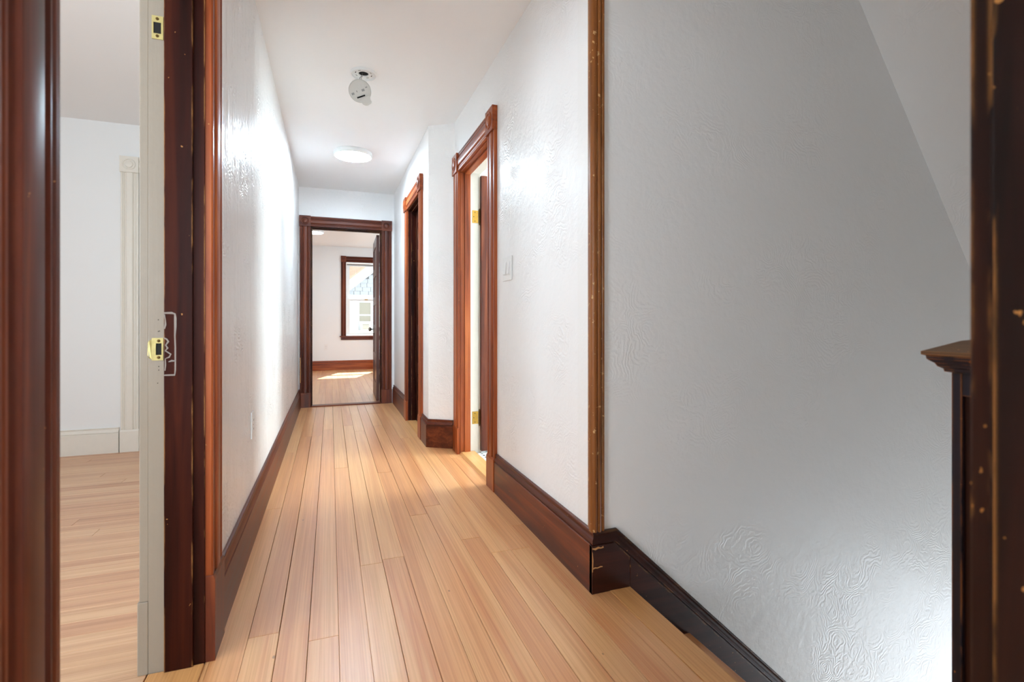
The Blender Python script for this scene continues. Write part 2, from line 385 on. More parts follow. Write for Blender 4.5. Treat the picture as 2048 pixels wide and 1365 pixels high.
# ------------------------------------------------------------------ floors
def slab(name, x0, x1, y0, y1, mat, label, z1=-0.02, z0=-0.12):
    return tag(obj(name, B().box(x0, x1, y0, y1, z0, z1), mat), label, 'floor', ST)
PW = 0.087
def plank(parent, x0, x1, y0, y1, mat, along_y=True, z=0.0, t=0.02, name='plank', gap=0.0003):
    """one board; its mesh is long in local Y, with eased top edges"""
    if along_y: cx, cy, wd, ln = (x0 + x1) / 2, (y0 + y1) / 2, x1 - x0, y1 - y0
    else: cx, cy, wd, ln = (x0 + x1) / 2, (y0 + y1) / 2, y1 - y0, x1 - x0
    a, l, e = wd / 2 - gap, ln / 2 - 0.0007, 0.0008
    vs = [(-a, -l, -t), (a, -l, -t), (a, l, -t), (-a, l, -t), (-a, -l, -e), (a, -l, -e), (a, l, -e), (-a, l, -e),
          (-a + e, -l + e, 0), (a - e, -l + e, 0), (a - e, l - e, 0), (-a + e, l - e, 0)]
    fs = [(3, 2, 1, 0), (0, 1, 5, 4), (1, 2, 6, 5), (2, 3, 7, 6), (3, 0, 4, 7), (4, 5, 9, 8), (5, 6, 10, 9), (6, 7, 11, 10), (7, 4, 8, 11), (8, 9, 10, 11)]
    me = bpy.data.meshes.new(name); me.from_pydata(vs, [], fs); me.materials.append(M[mat])
    o = bpy.data.objects.new(name, me); COL.objects.link(o); o.parent = parent
    o.location = Vector((cx, cy, z)) - parent.location
    if not along_y: o.rotation_euler = (0, 0, math.pi / 2)
    return o
def run(a, b, joints=None, lo=1.1, hi=3.2):
    """cut [a, b] into board lengths"""
    if joints is None:
        joints = []; p = a + random.uniform(0.4, hi)
        while p < b - 0.35: joints.append(p); p += random.uniform(lo, hi)
    q = [a] + [j for j in joints if a < j < b] + [b]
    return list(zip(q[:-1], q[1:]))

floor = slab('floor', -0.335, 1.03, 0.12, 6.08, 'sub', 'honey coloured fir strip floor of the long hall')
def hall_end(x):
    if x > 0.88: return 1.575
    if x > 0.70: return 3.865
    return 6.085
seam0 = -0.324
JOINT = {6: [2.07, 4.9], 5: [3.5], 10: [2.62], 3: [4.55], 12: [2.0], 8: [3.3]}
k = 0; x = seam0 - PW * 0.13
xs = [-0.335] + [seam0 + PW * i for i in range(0, 15)] + [0.945]
for i in range(len(xs) - 1):
    a, c = xs[i], xs[i + 1]
    if c - a < 0.004: continue
    e = hall_end((a + c) / 2)
    for y0, y1 in run(0.125, e, JOINT.get(i)):
        plank(floor, a, c, y0, y1, 'plank', gap=random.choice((0.0002, 0.0004, 0.0005, 0.0008, 0.0013)))
# nosing board at the head of the stair
b = B().prism([(0.946, 1.572, -0.03), (1.028, 1.572, -0.03), (1.034, 1.572, -0.024), (1.036, 1.572, -0.014), (1.034, 1.572, -0.004), (1.029, 1.572, 0.001), (0.946, 1.572, 0.002)], (0, -1.31, 0))
o = obj('nosing_board', b, 'nosing', floor, 0, 0.6)

west = slab('floor_west_room', -3.8, -0.336, -1.2, 4.49, 'sub', 'pale pinkish fir strip floor of the side room')
y = 0.10; rows = []
while y < 4.49: rows.append((y, min(y + 0.0862, 4.49))); y += 0.0862
for y0, y1 in rows:
    for a, c in run(-3.0, -0.474): plank(west, a, c, y0, y1, 'plank_pale', False)
for xx in (-3.78,):
    plank(west, xx, -3.0, 0.1, 4.48, 'plank_pale')
plank(west, -3.79, -0.474, -1.19, 0.1, 'plank_pale', False)
end = slab('floor_end_room', -1.6, 2.6, 6.08, 10.6, 'sub', 'sunlit fir strip floor of the end room')
i = 0; x = -1.02
while x < 1.5:
    for y0, y1 in run(6.215, 10.6): plank(end, x, x + PW, y0, y1, 'plank')
    x += PW
plank(end, -1.6, -1.02, 6.26, 10.59, 'plank'); plank(end, x, 2.6, 6.26, 10.59, 'plank')
b = B().prism([(-0.205, 6.085, 0.0), (-0.205, 6.10, 0.012), (-0.205, 6.2, 0.012), (-0.205, 6.215, 0.0), (-0.205, 6.215, -0.02), (-0.205, 6.085, -0.02)], (0.768, 0, 0))
obj('threshold', b, 'wood_x', end)
rear = slab('floor_rear_room', -0.335, 2.5, -3.05, 0.12, 'plank', 'fir floor of the room behind the near doorway', 0.0)
tag(obj('floor_landing_shelf', B().box(1.06, 3.7, 0.2558, 0.59, -0.03, 0.0), 'plank'), 'wooden ledge beside the descending stair', 'floor', ST)
slab('floor_lower', 1.0, 3.85, 0.2558, 1.6, 'plank', 'wooden floor at the foot of the stair', -2.6, -2.7)
bath = slab('floor_bathroom', 0.893, 3.0, 1.72, 4.2, 'grout', 'black and white mosaic tile floor of the bathroom', -0.004, -0.12)
# octagon tiles with small dark stars between them
S_ = 0.05; nx, ny = 13, 17; x0t, y0t = 1.02, 2.80
tw = bpy.data.meshes.new('tile'); td = bpy.data.meshes.new('dot_tile')
def flat(me, poly, mat, h):
    n = len(poly)
    me.from_pydata([(p[0], p[1], 0) for p in poly] + [(p[0], p[1], h) for p in poly], [], [tuple(range(n, 2 * n))] + [(i, (i + 1) % n, n + (i + 1) % n, n + i) for i in range(n)])
    me.materials.append(M[mat])
r8 = S_ / 2 - 0.0008; c8 = 0.0115
flat(tw, [(-r8 + c8, -r8), (r8 - c8, -r8), (r8, -r8 + c8), (r8, r8 - c8), (r8 - c8, r8), (-r8 + c8, r8), (-r8, r8 - c8), (-r8, -r8 + c8)], 'tile_white', 0.004)
flat(td, [(-c8 * .93, 0), (0, -c8 * .93), (c8 * .93, 0), (0, c8 * .93)], 'tile_black', 0.0042)
for ix in range(nx):
    for iy in range(ny):
        for me, dx in ((tw, 0), (td, S_ / 2)):
            o = bpy.data.objects.new(me.name, me); COL.objects.link(o); o.parent = bath
            o.location = Vector((x0t + ix * S_ + dx, y0t + iy * S_ + dx, -0.004)) - bath.location
obj('rest_of_tiles', B().box(1.66, 3.0, 1.72, 4.2, -0.004, -0.0005), 'tile_white', bath)
b = B().prism([(0.885, 2.845, 0.0), (0.90, 2.845, 0.016), (1.0, 2.845, 0.016), (1.012, 2.845, 0.0), (1.012, 2.845, -0.02), (0.885, 2.845, -0.02)], (0, 0.722, 0))
obj('threshold', b, 'nosing', bath, 0.001)

# ------------------------------------------------------------------ stair going down
st = root('staircase', (1.03, 1.08, 0), 'wooden stair descending from the hall landing beside the stairwell wall', 'stair', ST)
for i in range(11):
    xa = 1.03 + i * 0.237; z = -0.22 * (i + 1)
    obj('riser', B().box(xa, xa + 0.018, 0.592, 1.568, z, z + 0.22 - (0.03 if i == 0 else 0.026)), 'dark_y', st)
    obj('tread', B().box(xa - 0.002, xa + 0.262, 0.592, 1.568, z - 0.026, z), 'plank', st, 0.004)

# ------------------------------------------------------------------ baseboards
def sweep_base(b, pts, nrm, prof):
    """prof: (n, z) points, closed; pts: plan points of the wall face, nrm: plan normals per point"""
    rs = [[(p[0] + n_[0] * a, p[1] + n_[1] * a, z + (p[2] if len(p) > 2 else 0)) for a, z in prof] for p, n_ in zip(pts, nrm)]
    return b.rings(rs)
def board_prof(h=0.172, t=0.021): return [(0, 0), (t, 0), (t, h - 0.003), (t - 0.003, h), (0, h)]
def cap_prof(h0=0.172, h1=0.217, t=0.021):
    d = h1 - h0
    return [(0, h0), (t - 0.006, h0), (t - 0.006, h0 + 0.004), (t - 0.001, h0 + 0.007), (t - 0.001, h0 + 0.012), (t - 0.004, h0 + 0.015),
            (t - 0.004, h0 + 0.018), (t - 0.009, h0 + 0.022), (t - 0.011, h0 + 0.028), (t - 0.011, h0 + 0.034), (t - 0.008, h0 + 0.037), (t - 0.008, h1 - 0.003), (t - 0.011, h1), (0, h1)]
def baseboard(name, pts, nrm, axis, label, h=0.172, ht=0.217, mat='wood_'):
    r = root(name, (pts[0][0], pts[0][1], 0), label, 'baseboard', ST)
    m = mat if mat.endswith('trim') else mat + axis
    obj('board', sweep_base(B(), pts, nrm, board_prof(h)), m, r, 0, 0.5)
    obj('cap_moulding', sweep_base(B(), pts, nrm, cap_prof(h, ht)), m, r, 0, 0.9)
    return r
baseboard('baseboard_left', [(-0.335, 1.775), (-0.335, 6.08)], [(1, 0)] * 2, 'y', 'weathered brown baseboard along the streaky hall wall', 0.165, 0.21)
def corner(n1, n2):
    k = 1 + n1[0] * n2[0] + n1[1] * n2[1]; return ((n1[0] + n2[0]) / k, (n1[1] + n2[1]) / k)
# right wall, round the outer corner, level, then raking down the stair as a skirt board
rb = root('baseboard_right', (0.893, 1.59, 0), 'dark brown baseboard turning the corner and running down the stair as a skirt', 'baseboard', ST)
nw, ns = (-1, 0), (0, -1)
P3 = [(0.893, 2.70), (0.893, 1.59)]
obj('board', sweep_base(B(), P3, [nw, corner(nw, ns)], board_prof(0.172)), 'wood_y', rb, 0, 0.5)
obj('cap_moulding', sweep_base(B(), P3, [nw, corner(nw, ns)], cap_prof(0.172, 0.217)), 'wood_y', rb, 0, 0.9)
xk, sl = 0.962, -0.928
b = B().prism([(0.872, 1.57, 0), (1.027, 1.57, 0), (1.027, 1.57, 0.172 + (1.027 - xk) * sl), (xk, 1.57, 0.172), (0.872, 1.57, 0.172)], (0, 0.02, 0))
obj('return_board', b, 'dark_x', rb, 0.0015)
b = B().prism([(1.0285, 1.569, -0.4), (1.0285, 1.569, 0.172 + (1.0285 - xk) * sl), (3.7, 1.569, 0.172 + (3.7 - xk) * sl), (3.7, 1.569, -2.7), (3.2, 1.569, -2.7)], (0, 0.021, 0))
obj('skirt_board', b, 'dark_x', rb, 0.0015)
xe = 3.68
kk = math.hypot(1, sl)
mit = (math.sqrt(1 + sl * sl) - 1) / (-sl)               # shift of the mitre where level cap meets raking cap
def cap_ring(x, z0, shift, stretch): return [(x + (z - 0.172) * shift, 1.59 - a, z0 + (z - 0.172) * stretch) for a, z in cap_prof(0.172, 0.217)]
rs = [[(0.893 - a, 1.59 - a, z) for a, z in cap_prof(0.172, 0.217)], cap_ring(xk, 0.172, mit, 1.0), cap_ring(xe, 0.172 + (xe - xk) * sl, 0, kk)]
obj('raking_cap', B().rings(rs), 'dark_x', rb, 0, 0.9)
def strip(name, pts, wd, parent, mat, y=1.618):
    """flat ribbon of paint or bare wood along (x, z) points"""
    b = B(); L = []; R = []
    for i, p in enumerate(pts):
        d = Vector((pts[min(i + 1, len(pts) - 1)][0] - pts[max(i - 1, 0)][0], pts[min(i + 1, len(pts) - 1)][1] - pts[max(i - 1, 0)][1])).normalized()
        w_ = wd * random.uniform(0.5, 1.2) / 2
        L.append((p[0] - d.y * w_, p[1] + d.x * w_)); R.append((p[0] + d.y * w_, p[1] - d.x * w_))
    poly = L + R[::-1]; n = len(pts); v = [(a, y - 0.0007, c) for a, c in poly] + [(a, y + 0.0003, c) for a, c in poly]; m = 2 * n
    fs = [(i, i + 1, m - 2 - i, m - 1 - i) for i in range(n - 1)] + [(i, (i + 1) % m, m + (i + 1) % m, m + i) for i in range(m)]
    b.add(v, fs); return obj(name, b, mat, parent)
strip('varnish_chip', [(0.8735, 0.163), (0.885, 0.160), (0.897, 0.164), (0.908, 0.161), (0.918, 0.164)], 0.0065, rb, 'bare_wood', 1.5698)
strip('varnish_chip', [(0.874, 0.091), (0.884, 0.094), (0.894, 0.092), (0.906, 0.095), (0.914, 0.094)], 0.0045, rb, 'bare_wood', 1.5698)
strip('varnish_chip', [(0.8735, 0.15), (0.8745, 0.12), (0.8735, 0.08)], 0.004, rb, 'bare_wood', 1.5698)
# angled jog and narrow end
jn = Vector((-(0.12), -(0.178))).normalized()            # normal of the slanted jog face
j1, j2 = (0.893, 3.75), (0.715, 3.87)
baseboard('baseboard_right_jog', [(0.885, 3.7555), j2, (0.715, 4.105)], [(jn.x, jn.y), corner((jn.x, jn.y), nw), nw], 'x', 'dark brown baseboard wrapping the angled hall corner', 0.17, 0.215)
baseboard('baseboard_right_narrow', [(0.715, 5.08), (0.715, 6.08)], [nw] * 2, 'y', 'short brown baseboard between the dark side door and the far doorway')
baseboard('baseboard_end_room', [(-1.6, 10.6), (2.6, 10.6)], [ns] * 2, 'x', 'reddish brown baseboard under the end room window', 0.15, 0.19, 'amber_')
baseboard('baseboard_west_room', [(-3.8, 4.49), (-1.475, 4.49)], [ns] * 2, 'x', 'cream painted baseboard in the side room', 0.145, 0.185, 'white_trim')

# ------------------------------------------------------------------ door casings
def casing_prof(wd):
    """(across, out) of the fluted Victorian casing, 22 mm deep"""
    h = [(0, 0), (0, 0.015), (0.003, 0.019), (0.012, 0.019), (0.014, 0.016), (0.017, 0.0155), (0.020, 0.018), (0.024, 0.0185), (0.027, 0.016), (0.031, 0.013), (0.036, 0.0125), (0.040, 0.016), (0.044, 0.021), (0.047, 0.022)]
    s = wd / 0.135
    a = [(p * s, q) for p, q in h]
    return a + [(wd - p, q) for p, q in reversed(a)]
def doorway(name, label, S, N, base, s0, s1, zt, wd=0.13, plinth=0.19, depth=0.135, mat='wood_', jm=None, ax='y', blocks=True, jamb=True, stops=True, sides=(0, 1), cat='door casing', stop_rng=(0.05, 0.105)):
    """S: plan direction along the wall, N: plan normal towards the viewer, base: point of wall face where s = 0"""
    S = Vector((S[0], S[1], 0)); N = Vector((N[0], N[1], 0)); base = Vector((base[0], base[1], 0))
    pt = lambda s, n, z: base + S * s + N * n + Vector((0, 0, z))
    mv = lambda k: mat if mat.endswith('trim') else mat + k
    jm = jm or mat; jv = lambda k: jm if jm.endswith('trim') else jm + k
    r = root(name, pt((s0 + s1) / 2, 0, 0), label, cat, ST)
    rv = 0.006
    prof = casing_prof(wd)
    spans = [(s0 - rv - wd, s0 - rv), (s1 + rv, s1 + rv + wd)]
    for i in sides:
        a, c = spans[i]
        obj('side_casing', B().prism([pt(a + p, q, plinth) for p, q in prof], (0, 0, zt + rv - plinth)), mv('z'), r, 0, 0.5)
        pb = B().prism([pt(a - 0.003, 0, 0), pt(a - 0.003, 0.025, 0), pt(a - 0.003, 0.025, plinth - 0.012), pt(a - 0.003, 0.021, plinth), pt(a - 0.003, 0, plinth)], S * (wd + 0.006))
        obj('plinth_block', pb, mv('z'), r, 0.0012)
        if blocks:
            q0 = zt + rv; bs = wd + 0.006
            blk = obj('corner_block', B().prism([pt(a - 0.003, 0, q0), pt(c + 0.003, 0, q0), pt(c + 0.003, 0, q0 + bs), pt(a - 0.003, 0, q0 + bs)], N * 0.031), mv('x' if ax == 'x' else 'y'), r, 0.0012)
            R = bs * 0.36
            cc = pt((a + c) / 2, 0.031, q0 + bs / 2)
            obj('rosette', B().lathe([(R, -0.004), (R, 0.003), (R * .93, 0.006), (R * .84, 0.005), (R * .78, 0.0004), (R * .62, 0.0004), (R * .54, 0.006), (R * .25, 0.010), (0, 0.010)], cc, N, 28), mv('x' if ax == 'x' else 'y'), blk, 0, 0.5)
    a0 = spans[0][1] + 0.003 if 0 in sides else s0 - rv; a1 = spans[1][0] - 0.003 if 1 in sides else s1 + rv
    obj('head_casing', B().prism([pt(a0, q, zt + rv + 0.003 + p) for p, q in prof], S * (a1 - a0)), mv(ax), r, 0, 0.5)
    if jamb:
        t = 0.02
        for k, s in enumerate((s0, s1)):
            sg = -1 if k == 0 else 1
            obj('jamb', B().prism([pt(s, 0, 0), pt(s + sg * t, 0, 0), pt(s + sg * t, -depth, 0), pt(s, -depth, 0)], (0, 0, zt + t)), jv('z'), r, 0.001)
        obj('head_jamb', B().prism([pt(s0, 0, zt), pt(s0, 0, zt + t), pt(s0, -depth, zt + t), pt(s0, -depth, zt)], S * (s1 - s0)), jv(ax), r)
        if stops:
            n0, n1 = -stop_rng[0], -stop_rng[1]
            for k, s in enumerate((s0, s1)):
                sg = 1 if k == 0 else -1
                obj('stop', B().prism([pt(s, n0, 0), pt(s + sg * 0.012, n0, 0), pt(s + sg * 0.012, n1, 0), pt(s, n1, 0)], (0, 0, zt)), jv('z'), r, 0.002)
            obj('head_stop', B().prism([pt(s0 + 0.012, n0, zt), pt(s0 + 0.012, n0, zt - 0.012), pt(s0 + 0.012, n1, zt - 0.012), pt(s0 + 0.012, n1, zt)], S * (s1 - s0 - 0.024)), jv(ax), r, 0.002)
    return r

# 1: doorway into the side room (left hall wall)
t1 = doorway('trim_1', 'dark brown casing and jamb of the open side room doorway with two strike plates', (0, 1), (1, 0), (-0.335, 0), 0.785, 1.63, 2.05, 0.132, 0.245, 0.096, 'wood_', 'worn_', 'y', stop_rng=(0.027, 0.096))
# room half of jamb and casing: off-white paint, backlit shade put in colour
for s, sg in ((1.63, 1), (0.785, -1)):
    obj('painted_rabbet', B().box(-0.47, -0.4315, min(s, s + sg * 0.02), max(s, s + sg * 0.02), 0, 2.07), 'shaded_trim', t1, 0.001)
    a, c = sorted((s + sg * 0.004, s + sg * 0.13))
    obj('painted_casing', B().box(-0.492, -0.4705, a, c, 0.20, 2.056), 'shaded_trim', t1, 0.002)
    a, c = sorted((s + sg * 0.001, s + sg * 0.133))
    obj('painted_plinth', B().box(-0.496, -0.4705, a, c, 0, 0.20), 'shaded_trim', t1, 0.002)
obj('painted_head', B().box(-0.47, -0.4315, 0.805, 1.61, 2.05, 2.07), 'shaded_trim', t1)
# door saddle boards at the foot of this doorway
b = B().box(-0.47, -0.3355, 0.787, 1.628, -0.02, 0.004)
obj('saddle_board', b, 'nosing', t1, 0.003)
# strike plates on the painted rabbet (face towards -y)
def strike(zc, hh, lip):
    y = 1.63; x0, x1 = -0.4615, -0.4345
    hx0, hx1, hz0, hz1 = (-0.4575, -0.4395, zc - hh * .26, zc + hh * .22) if not lip else (-0.452, -0.4385, zc - hh * .26, zc + hh * .26)
    b = B(); z0, z1 = zc - hh / 2, zc + hh / 2
    for q in ((x0, hx0, z0, z1), (hx1, x1, z0, z1), (hx0, hx1, z0, hz0), (hx0, hx1, hz1, z1)):
        b.box(q[0], q[1], y - 0.0022, y + 0.001, q[2], q[3])
    if lip:
        b.prism([(x0, y - 0.0022, z0 + .004), (x0 - 0.006, y - 0.003, z0 + .007), (x0 - 0.0115, y + 0.003, z0 + .014), (x0 - 0.0115, y + 0.004, z1 - .014), (x0 - 0.006, y - 0.003, z1 - .007), (x0, y - 0.0022, z1 - .004)], (0, 0.003, 0))
    p = obj('strike_plate', b, 'brass_pale', t1, 0, 0, 'brass latch strike with a curved lip' if lip else 'pale brass deadbolt strike')
    obj('bolt_hole_shade', B().box(hx0, hx1, y - 0.0008, y + 0.0004, hz0, hz1), 'black', p)  # flat dark plate painted for the shade of the unmodelled pocket
    for zz in (z0 + hh * .13, z1 - hh * .13):
        obj('screw', B().lathe([(0.0042, 0), (0.004, 0.0012), (0.001, 0.0015), (0, 0.0008)], ((hx0 + hx1) / 2, y - 0.0018, zz), (0, -1, 0), 14), 'brass_dark', p)
strike(1.781, 0.064, False); strike(0.894, 0.062, True)
# old lock outline of grey paint on the stop face (y = 1.618)
strip('paint_outline', [(-0.430, 0.9935), (-0.412, 0.994), (-0.4045, 0.991), (-0.4035, 0.98), (-0.4035, 0.955), (-0.4045, 0.93), (-0.4035, 0.90), (-0.4035, 0.86), (-0.4035, 0.835), (-0.405, 0.8225), (-0.43, 0.8225)], 0.0052, t1, 'paint_mark')
strip('paint_scrape', [(-0.4295, 0.99), (-0.427, 0.975), (-0.4265, 0.962), (-0.429, 0.95)], 0.004, t1, 'paint_mark')
strip('paint_scrape', [(-0.430, 0.925), (-0.424, 0.922), (-0.420, 0.915), (-0.426, 0.905), (-0.4215, 0.897), (-0.427, 0.890), (-0.414, 0.880), (-0.418, 0.872), (-0.427, 0.868), (-0.4265, 0.85), (-0.428, 0.835)], 0.0042, t1, 'paint_mark')
strip('paint_scrape', [(-0.4195, 0.859), (-0.412, 0.862), (-0.404, 0.861)], 0.0045, t1, 'paint_mark')

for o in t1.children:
    if o.name.startswith('side_casing') and o.matrix_basis.translation.y > 0: o.data.materials[0] = M['amber_z']  # orange light on the far casing is painted in with the lighter stain
for zz, xx in ((0.975, -0.4465), (0.943, -0.4465), (0.944, -0.4435), (0.836, -0.4455), (0.80, -0.448), (0.846, -0.4455)):
    obj('nail_hole', B().lathe([(0.0013, 0), (0.0013, 0.0005), (0, 0.0005)], (xx, 1.6299, zz), (0, -1, 0), 8), 'black', t1)
# 2: bathroom doorway
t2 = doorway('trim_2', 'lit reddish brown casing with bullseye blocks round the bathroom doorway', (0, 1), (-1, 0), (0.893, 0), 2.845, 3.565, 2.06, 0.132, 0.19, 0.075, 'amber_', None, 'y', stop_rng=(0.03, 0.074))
for s, sg in ((3.565, 1), (2.845, -1)):
    a, c = sorted((s, s + sg * 0.02))
    obj('painted_rabbet', B().box(0.9685, 1.03, a, c, 0, 2.08), 'white_trim', t2, 0.001)
    a, c = sorted((s + sg * 0.004, s + sg * 0.12))
    obj('painted_casing', B().box(1.0305, 1.05, a, c, 0.0, 2.16), 'white_trim', t2, 0.002)
obj('painted_head', B().box(0.9685, 1.03, 2.865, 3.545, 2.06, 2.08), 'white_trim', t2)
obj('painted_head_casing', B().box(1.0305, 1.05, 2.845, 3.565, 2.066, 2.16), 'white_trim', t2)
# 3: dark side door casing
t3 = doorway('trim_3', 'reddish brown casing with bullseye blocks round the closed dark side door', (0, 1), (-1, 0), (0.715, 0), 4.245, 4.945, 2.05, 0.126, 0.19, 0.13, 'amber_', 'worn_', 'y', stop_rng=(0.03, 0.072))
obj('saddle_board', B().box(0.698, 0.79, 4.2455, 4.9445, -0.02, 0.003), 'nosing', t3, 0.002)
# 4: far doorway
t4 = doorway('trim_4', 'dark brown casing with bullseye corner blocks round the far doorway', (1, 0), (0, -1), (0, 6.105), -0.207, 0.565, 2.04, 0.114, 0.165, 0.143, 'wood_', 'worn_', 'x', stop_rng=(0.04, 0.09))
strip('varnish_chip', [(-0.3185, 0.565), (-0.3165, 0.52), (-0.3185, 0.46), (-0.315, 0.40), (-0.3175, 0.33), (-0.3185, 0.28)], 0.007, t4, 'bare_wood', 6.0858)
# 5: white closet casing in the side room
t5 = doorway('trim_5', 'cream painted casing with bullseye block in the side room', (1, 0), (0, -1), (0, 4.49), -1.345, -0.60, 2.075, 0.112, 0.165, 0.10, 'white_trim', None, 'x')
# 6: casing of the doorway in which the camera stands
t6 = doorway('trim_6', 'battered near-black door casing with chipped edges facing the stair newel', (1, 0), (0, 1), (0, 0.2558), -0.29, 0.52, 2.05, 0.12, 0.2, 0.136, 'dark_', None, 'x', sides=(), stops=False)
for a, c in ((-0.328, -0.292), (0.5225, 0.64)):
    obj('side_casing', B().box(a, c, 0.2562, 0.2735, 0, 2.06), 'near', t6, 0.0025)
for o in list(t6.children):
    if o.name.startswith('jamb'): o.data.materials[0] = M['near']
b = B().box(0.5185, 0.5205, 0.12, 0.2545, 0.0, 2.05)
# corner bead at the outer corner between hall wall and stairwell wall
cb = [(0.893, 1.628), (0.887, 1.628), (0.8855, 1.622), (0.8885, 1.618), (0.886, 1.614), (0.881, 1.611), (0.8785, 1.605), (0.8785, 1.590), (0.880, 1.583), (0.884, 1.5785), (0.891, 1.5765), (0.8965, 1.578),
      (0.899, 1.5825), (0.902, 1.5785), (0.908, 1.5765), (0.914, 1.5785), (0.9165, 1.5825), (0.920, 1.579), (0.926, 1.579), (0.930, 1.583), (0.930, 1.590), (0.893, 1.590)]
tag(obj('trim_7', B().prism([(x, y, 0.214) for x, y in cb], (0, 0, CZ - 0.216)), 'bead', None, 0, 0.7), 'honey brown corner bead with chipped varnish where hall meets stairwell', 'corner trim', ST)

# ------------------------------------------------------------------ panel doors
def panel_door(name, label, mtx, wd, ht, th, mats, npan=5, knob=None, knobmat='brass_dark', origin=None):
    """built in local x (0..wd from hinge), y (0..th), z; placed by mtx"""
    r = root(name, mtx @ Vector((0, 0, 0)), label, 'door', ST)
    sv, sh, pm = mats
    sw = 0.105
    for a in (0, wd - sw): obj('stile', B().box(a, a + sw, 0, th, 0, ht).xf(mtx), sv, r, 0.0015)
    zs_ = [0.0]; rails = [0.20] + [0.105] * (npan - 1) + [0.12]
    ph = (ht - sum(rails)) / npan; z = 0
    for i, rr in enumerate(rails):
        obj('rail', B().box(sw, wd - sw, 0.0005, th - 0.0005, z, z + rr).xf(mtx), sh, r, 0.0015)
        if i < npan:
            obj('panel', B().box(sw - 0.004, wd - sw + 0.004, th * .3, th * .7, z + rr - 0.004, z + rr + ph + 0.004).xf(mtx), pm, r)
            z += rr + ph
    if knob:
        for sg, y0 in ((-1, 0.0), (1, th)):
            kb = obj('knob', B().lathe([(0.008, 0), (0.008, 0.022), (0.02, 0.03), (0.027, 0.042), (0.025, 0.054), (0.012, 0.062), (0, 0.063)], (wd - 0.06, y0, knob), (0, sg, 0), 20).xf(mtx), knobmat, r, 0, 0.6)
            obj('escutcheon', B().box(wd - 0.085, wd - 0.035, min(y0, y0 + sg * 0.003), max(y0, y0 + sg * 0.003), knob - 0.08, knob + 0.06).xf(mtx), knobmat, kb, 0.001)
    return r
def hinge(parent, zc, jpt, jdir, jn_, pin, hh=0.092, mat='brass'):
    """jpt: start of the leaf on the jamb, jdir: along it, jn_: its outward normal, pin: knuckle centre"""
    jpt, jdir, jn_ = Vector(jpt), Vector(jdir), Vector(jn_)
    up = Vector((0, 0, 1)); z0 = Vector((0, 0, zc - hh / 2))
    q = [jpt, jpt + jdir, jpt + jdir + jn_ * 0.002, jpt + jn_ * 0.002]
    h = obj('hinge', B().prism([p + z0 for p in q], up * hh), mat, parent, 0, 0, 'aged brass butt hinge')
    pin = Vector(pin)
    prof = [(0, -0.016), (0.004, -0.014), (0.0045, -0.010), (0.003, -0.006), (0.0055, -0.004), (0.0055, 0)]
    kp = prof + [(0.0058, 0.0), (0.0058, hh * .19), (0.005, hh * .2), (0.0058, hh * .21), (0.0058, hh * .39), (0.005, hh * .4), (0.0058, hh * .41), (0.0058, hh * .59), (0.005, hh * .6), (0.0058, hh * .61), (0.0058, hh * .79), (0.005, hh * .8), (0.0058, hh * .81), (0.0058, hh)]
    kp += [(r_, hh - z_) for r_, z_ in reversed(prof)]
    obj('knuckle', B().lathe(kp, pin + z0, (0, 0, 1), 14), 'brass_dark', h, 0, 0.6)
    for fz, fs in ((0.15, 0.45), (0.5, 0.25), (0.85, 0.45)):
        c = jpt + jdir * fs + jn_ * 0.002 + z0 + up * (hh * fz)
        obj('screw', B().lathe([(0.0036, 0), (0.0034, 0.0006), (0.0, 0.0004)], c, jn_, 12), 'black', h)
# bathroom door, open at right angles into the bathroom
m = Matrix.Translation((1.043, 3.533, 0.016)) @ Matrix.Rotation(math.radians(1), 4, 'Z')
d1 = panel_door('door_1', 'reddish brown bathroom door standing open on brass hinges', m, 0.70, 2.03, 0.034, ('wood_z', 'wood_x', 'wood_z'), 5, 0.9)
for zc in (1.745, 0.26):
    hinge(t2, zc, (0.982, 3.565, 0), (0.046, 0, 0), (0, -1, 0), (1.036, 3.558, 0))
# far door, open into the end room
m = Matrix.Translation((0.558, 6.268, 0.008)) @ Matrix.Rotation(math.radians(88.6), 4, 'Z')
d2 = panel_door('door_2', 'reddish five-panel door standing open into the sunny end room', m, 0.745, 2.015, 0.034, ('wood_z', 'wood_y', 'wood_z'), 5, 0.86, 'steel')
for zc in (1.765, 0.275):
    hinge(t4, zc, (0.565, 6.205, 0), (0, 0.04, 0), (-1, 0, 0), (0.562, 6.256, 0))
# dark side door, shut at the back of its jamb
m = Matrix.Translation((0.789, 4.249, 0.01)) @ Matrix.Rotation(math.radians(90), 4, 'Z') @ Matrix.Translation((0, -0.034, 0))
d3 = panel_door('door_3', 'very dark brown door shut deep in its casing near the hall bend', m, 0.692, 2.035, 0.034, ('dark_z', 'dark_y', 'dark_z'), 5, None)
p = obj('strike_plate', B().box(0.768, 0.786, 4.9432, 4.945, 0.865, 0.925), 'steel', t3, 0, 0, 'small worn steel strike')
# cream closet door in the side room
m = Matrix.Translation((-1.342, 4.53, 0.01))
d4 = panel_door('door_4', 'cream painted closet door in the side room', m, 0.738, 2.055, 0.034, ('white_trim',) * 3, 5, None)

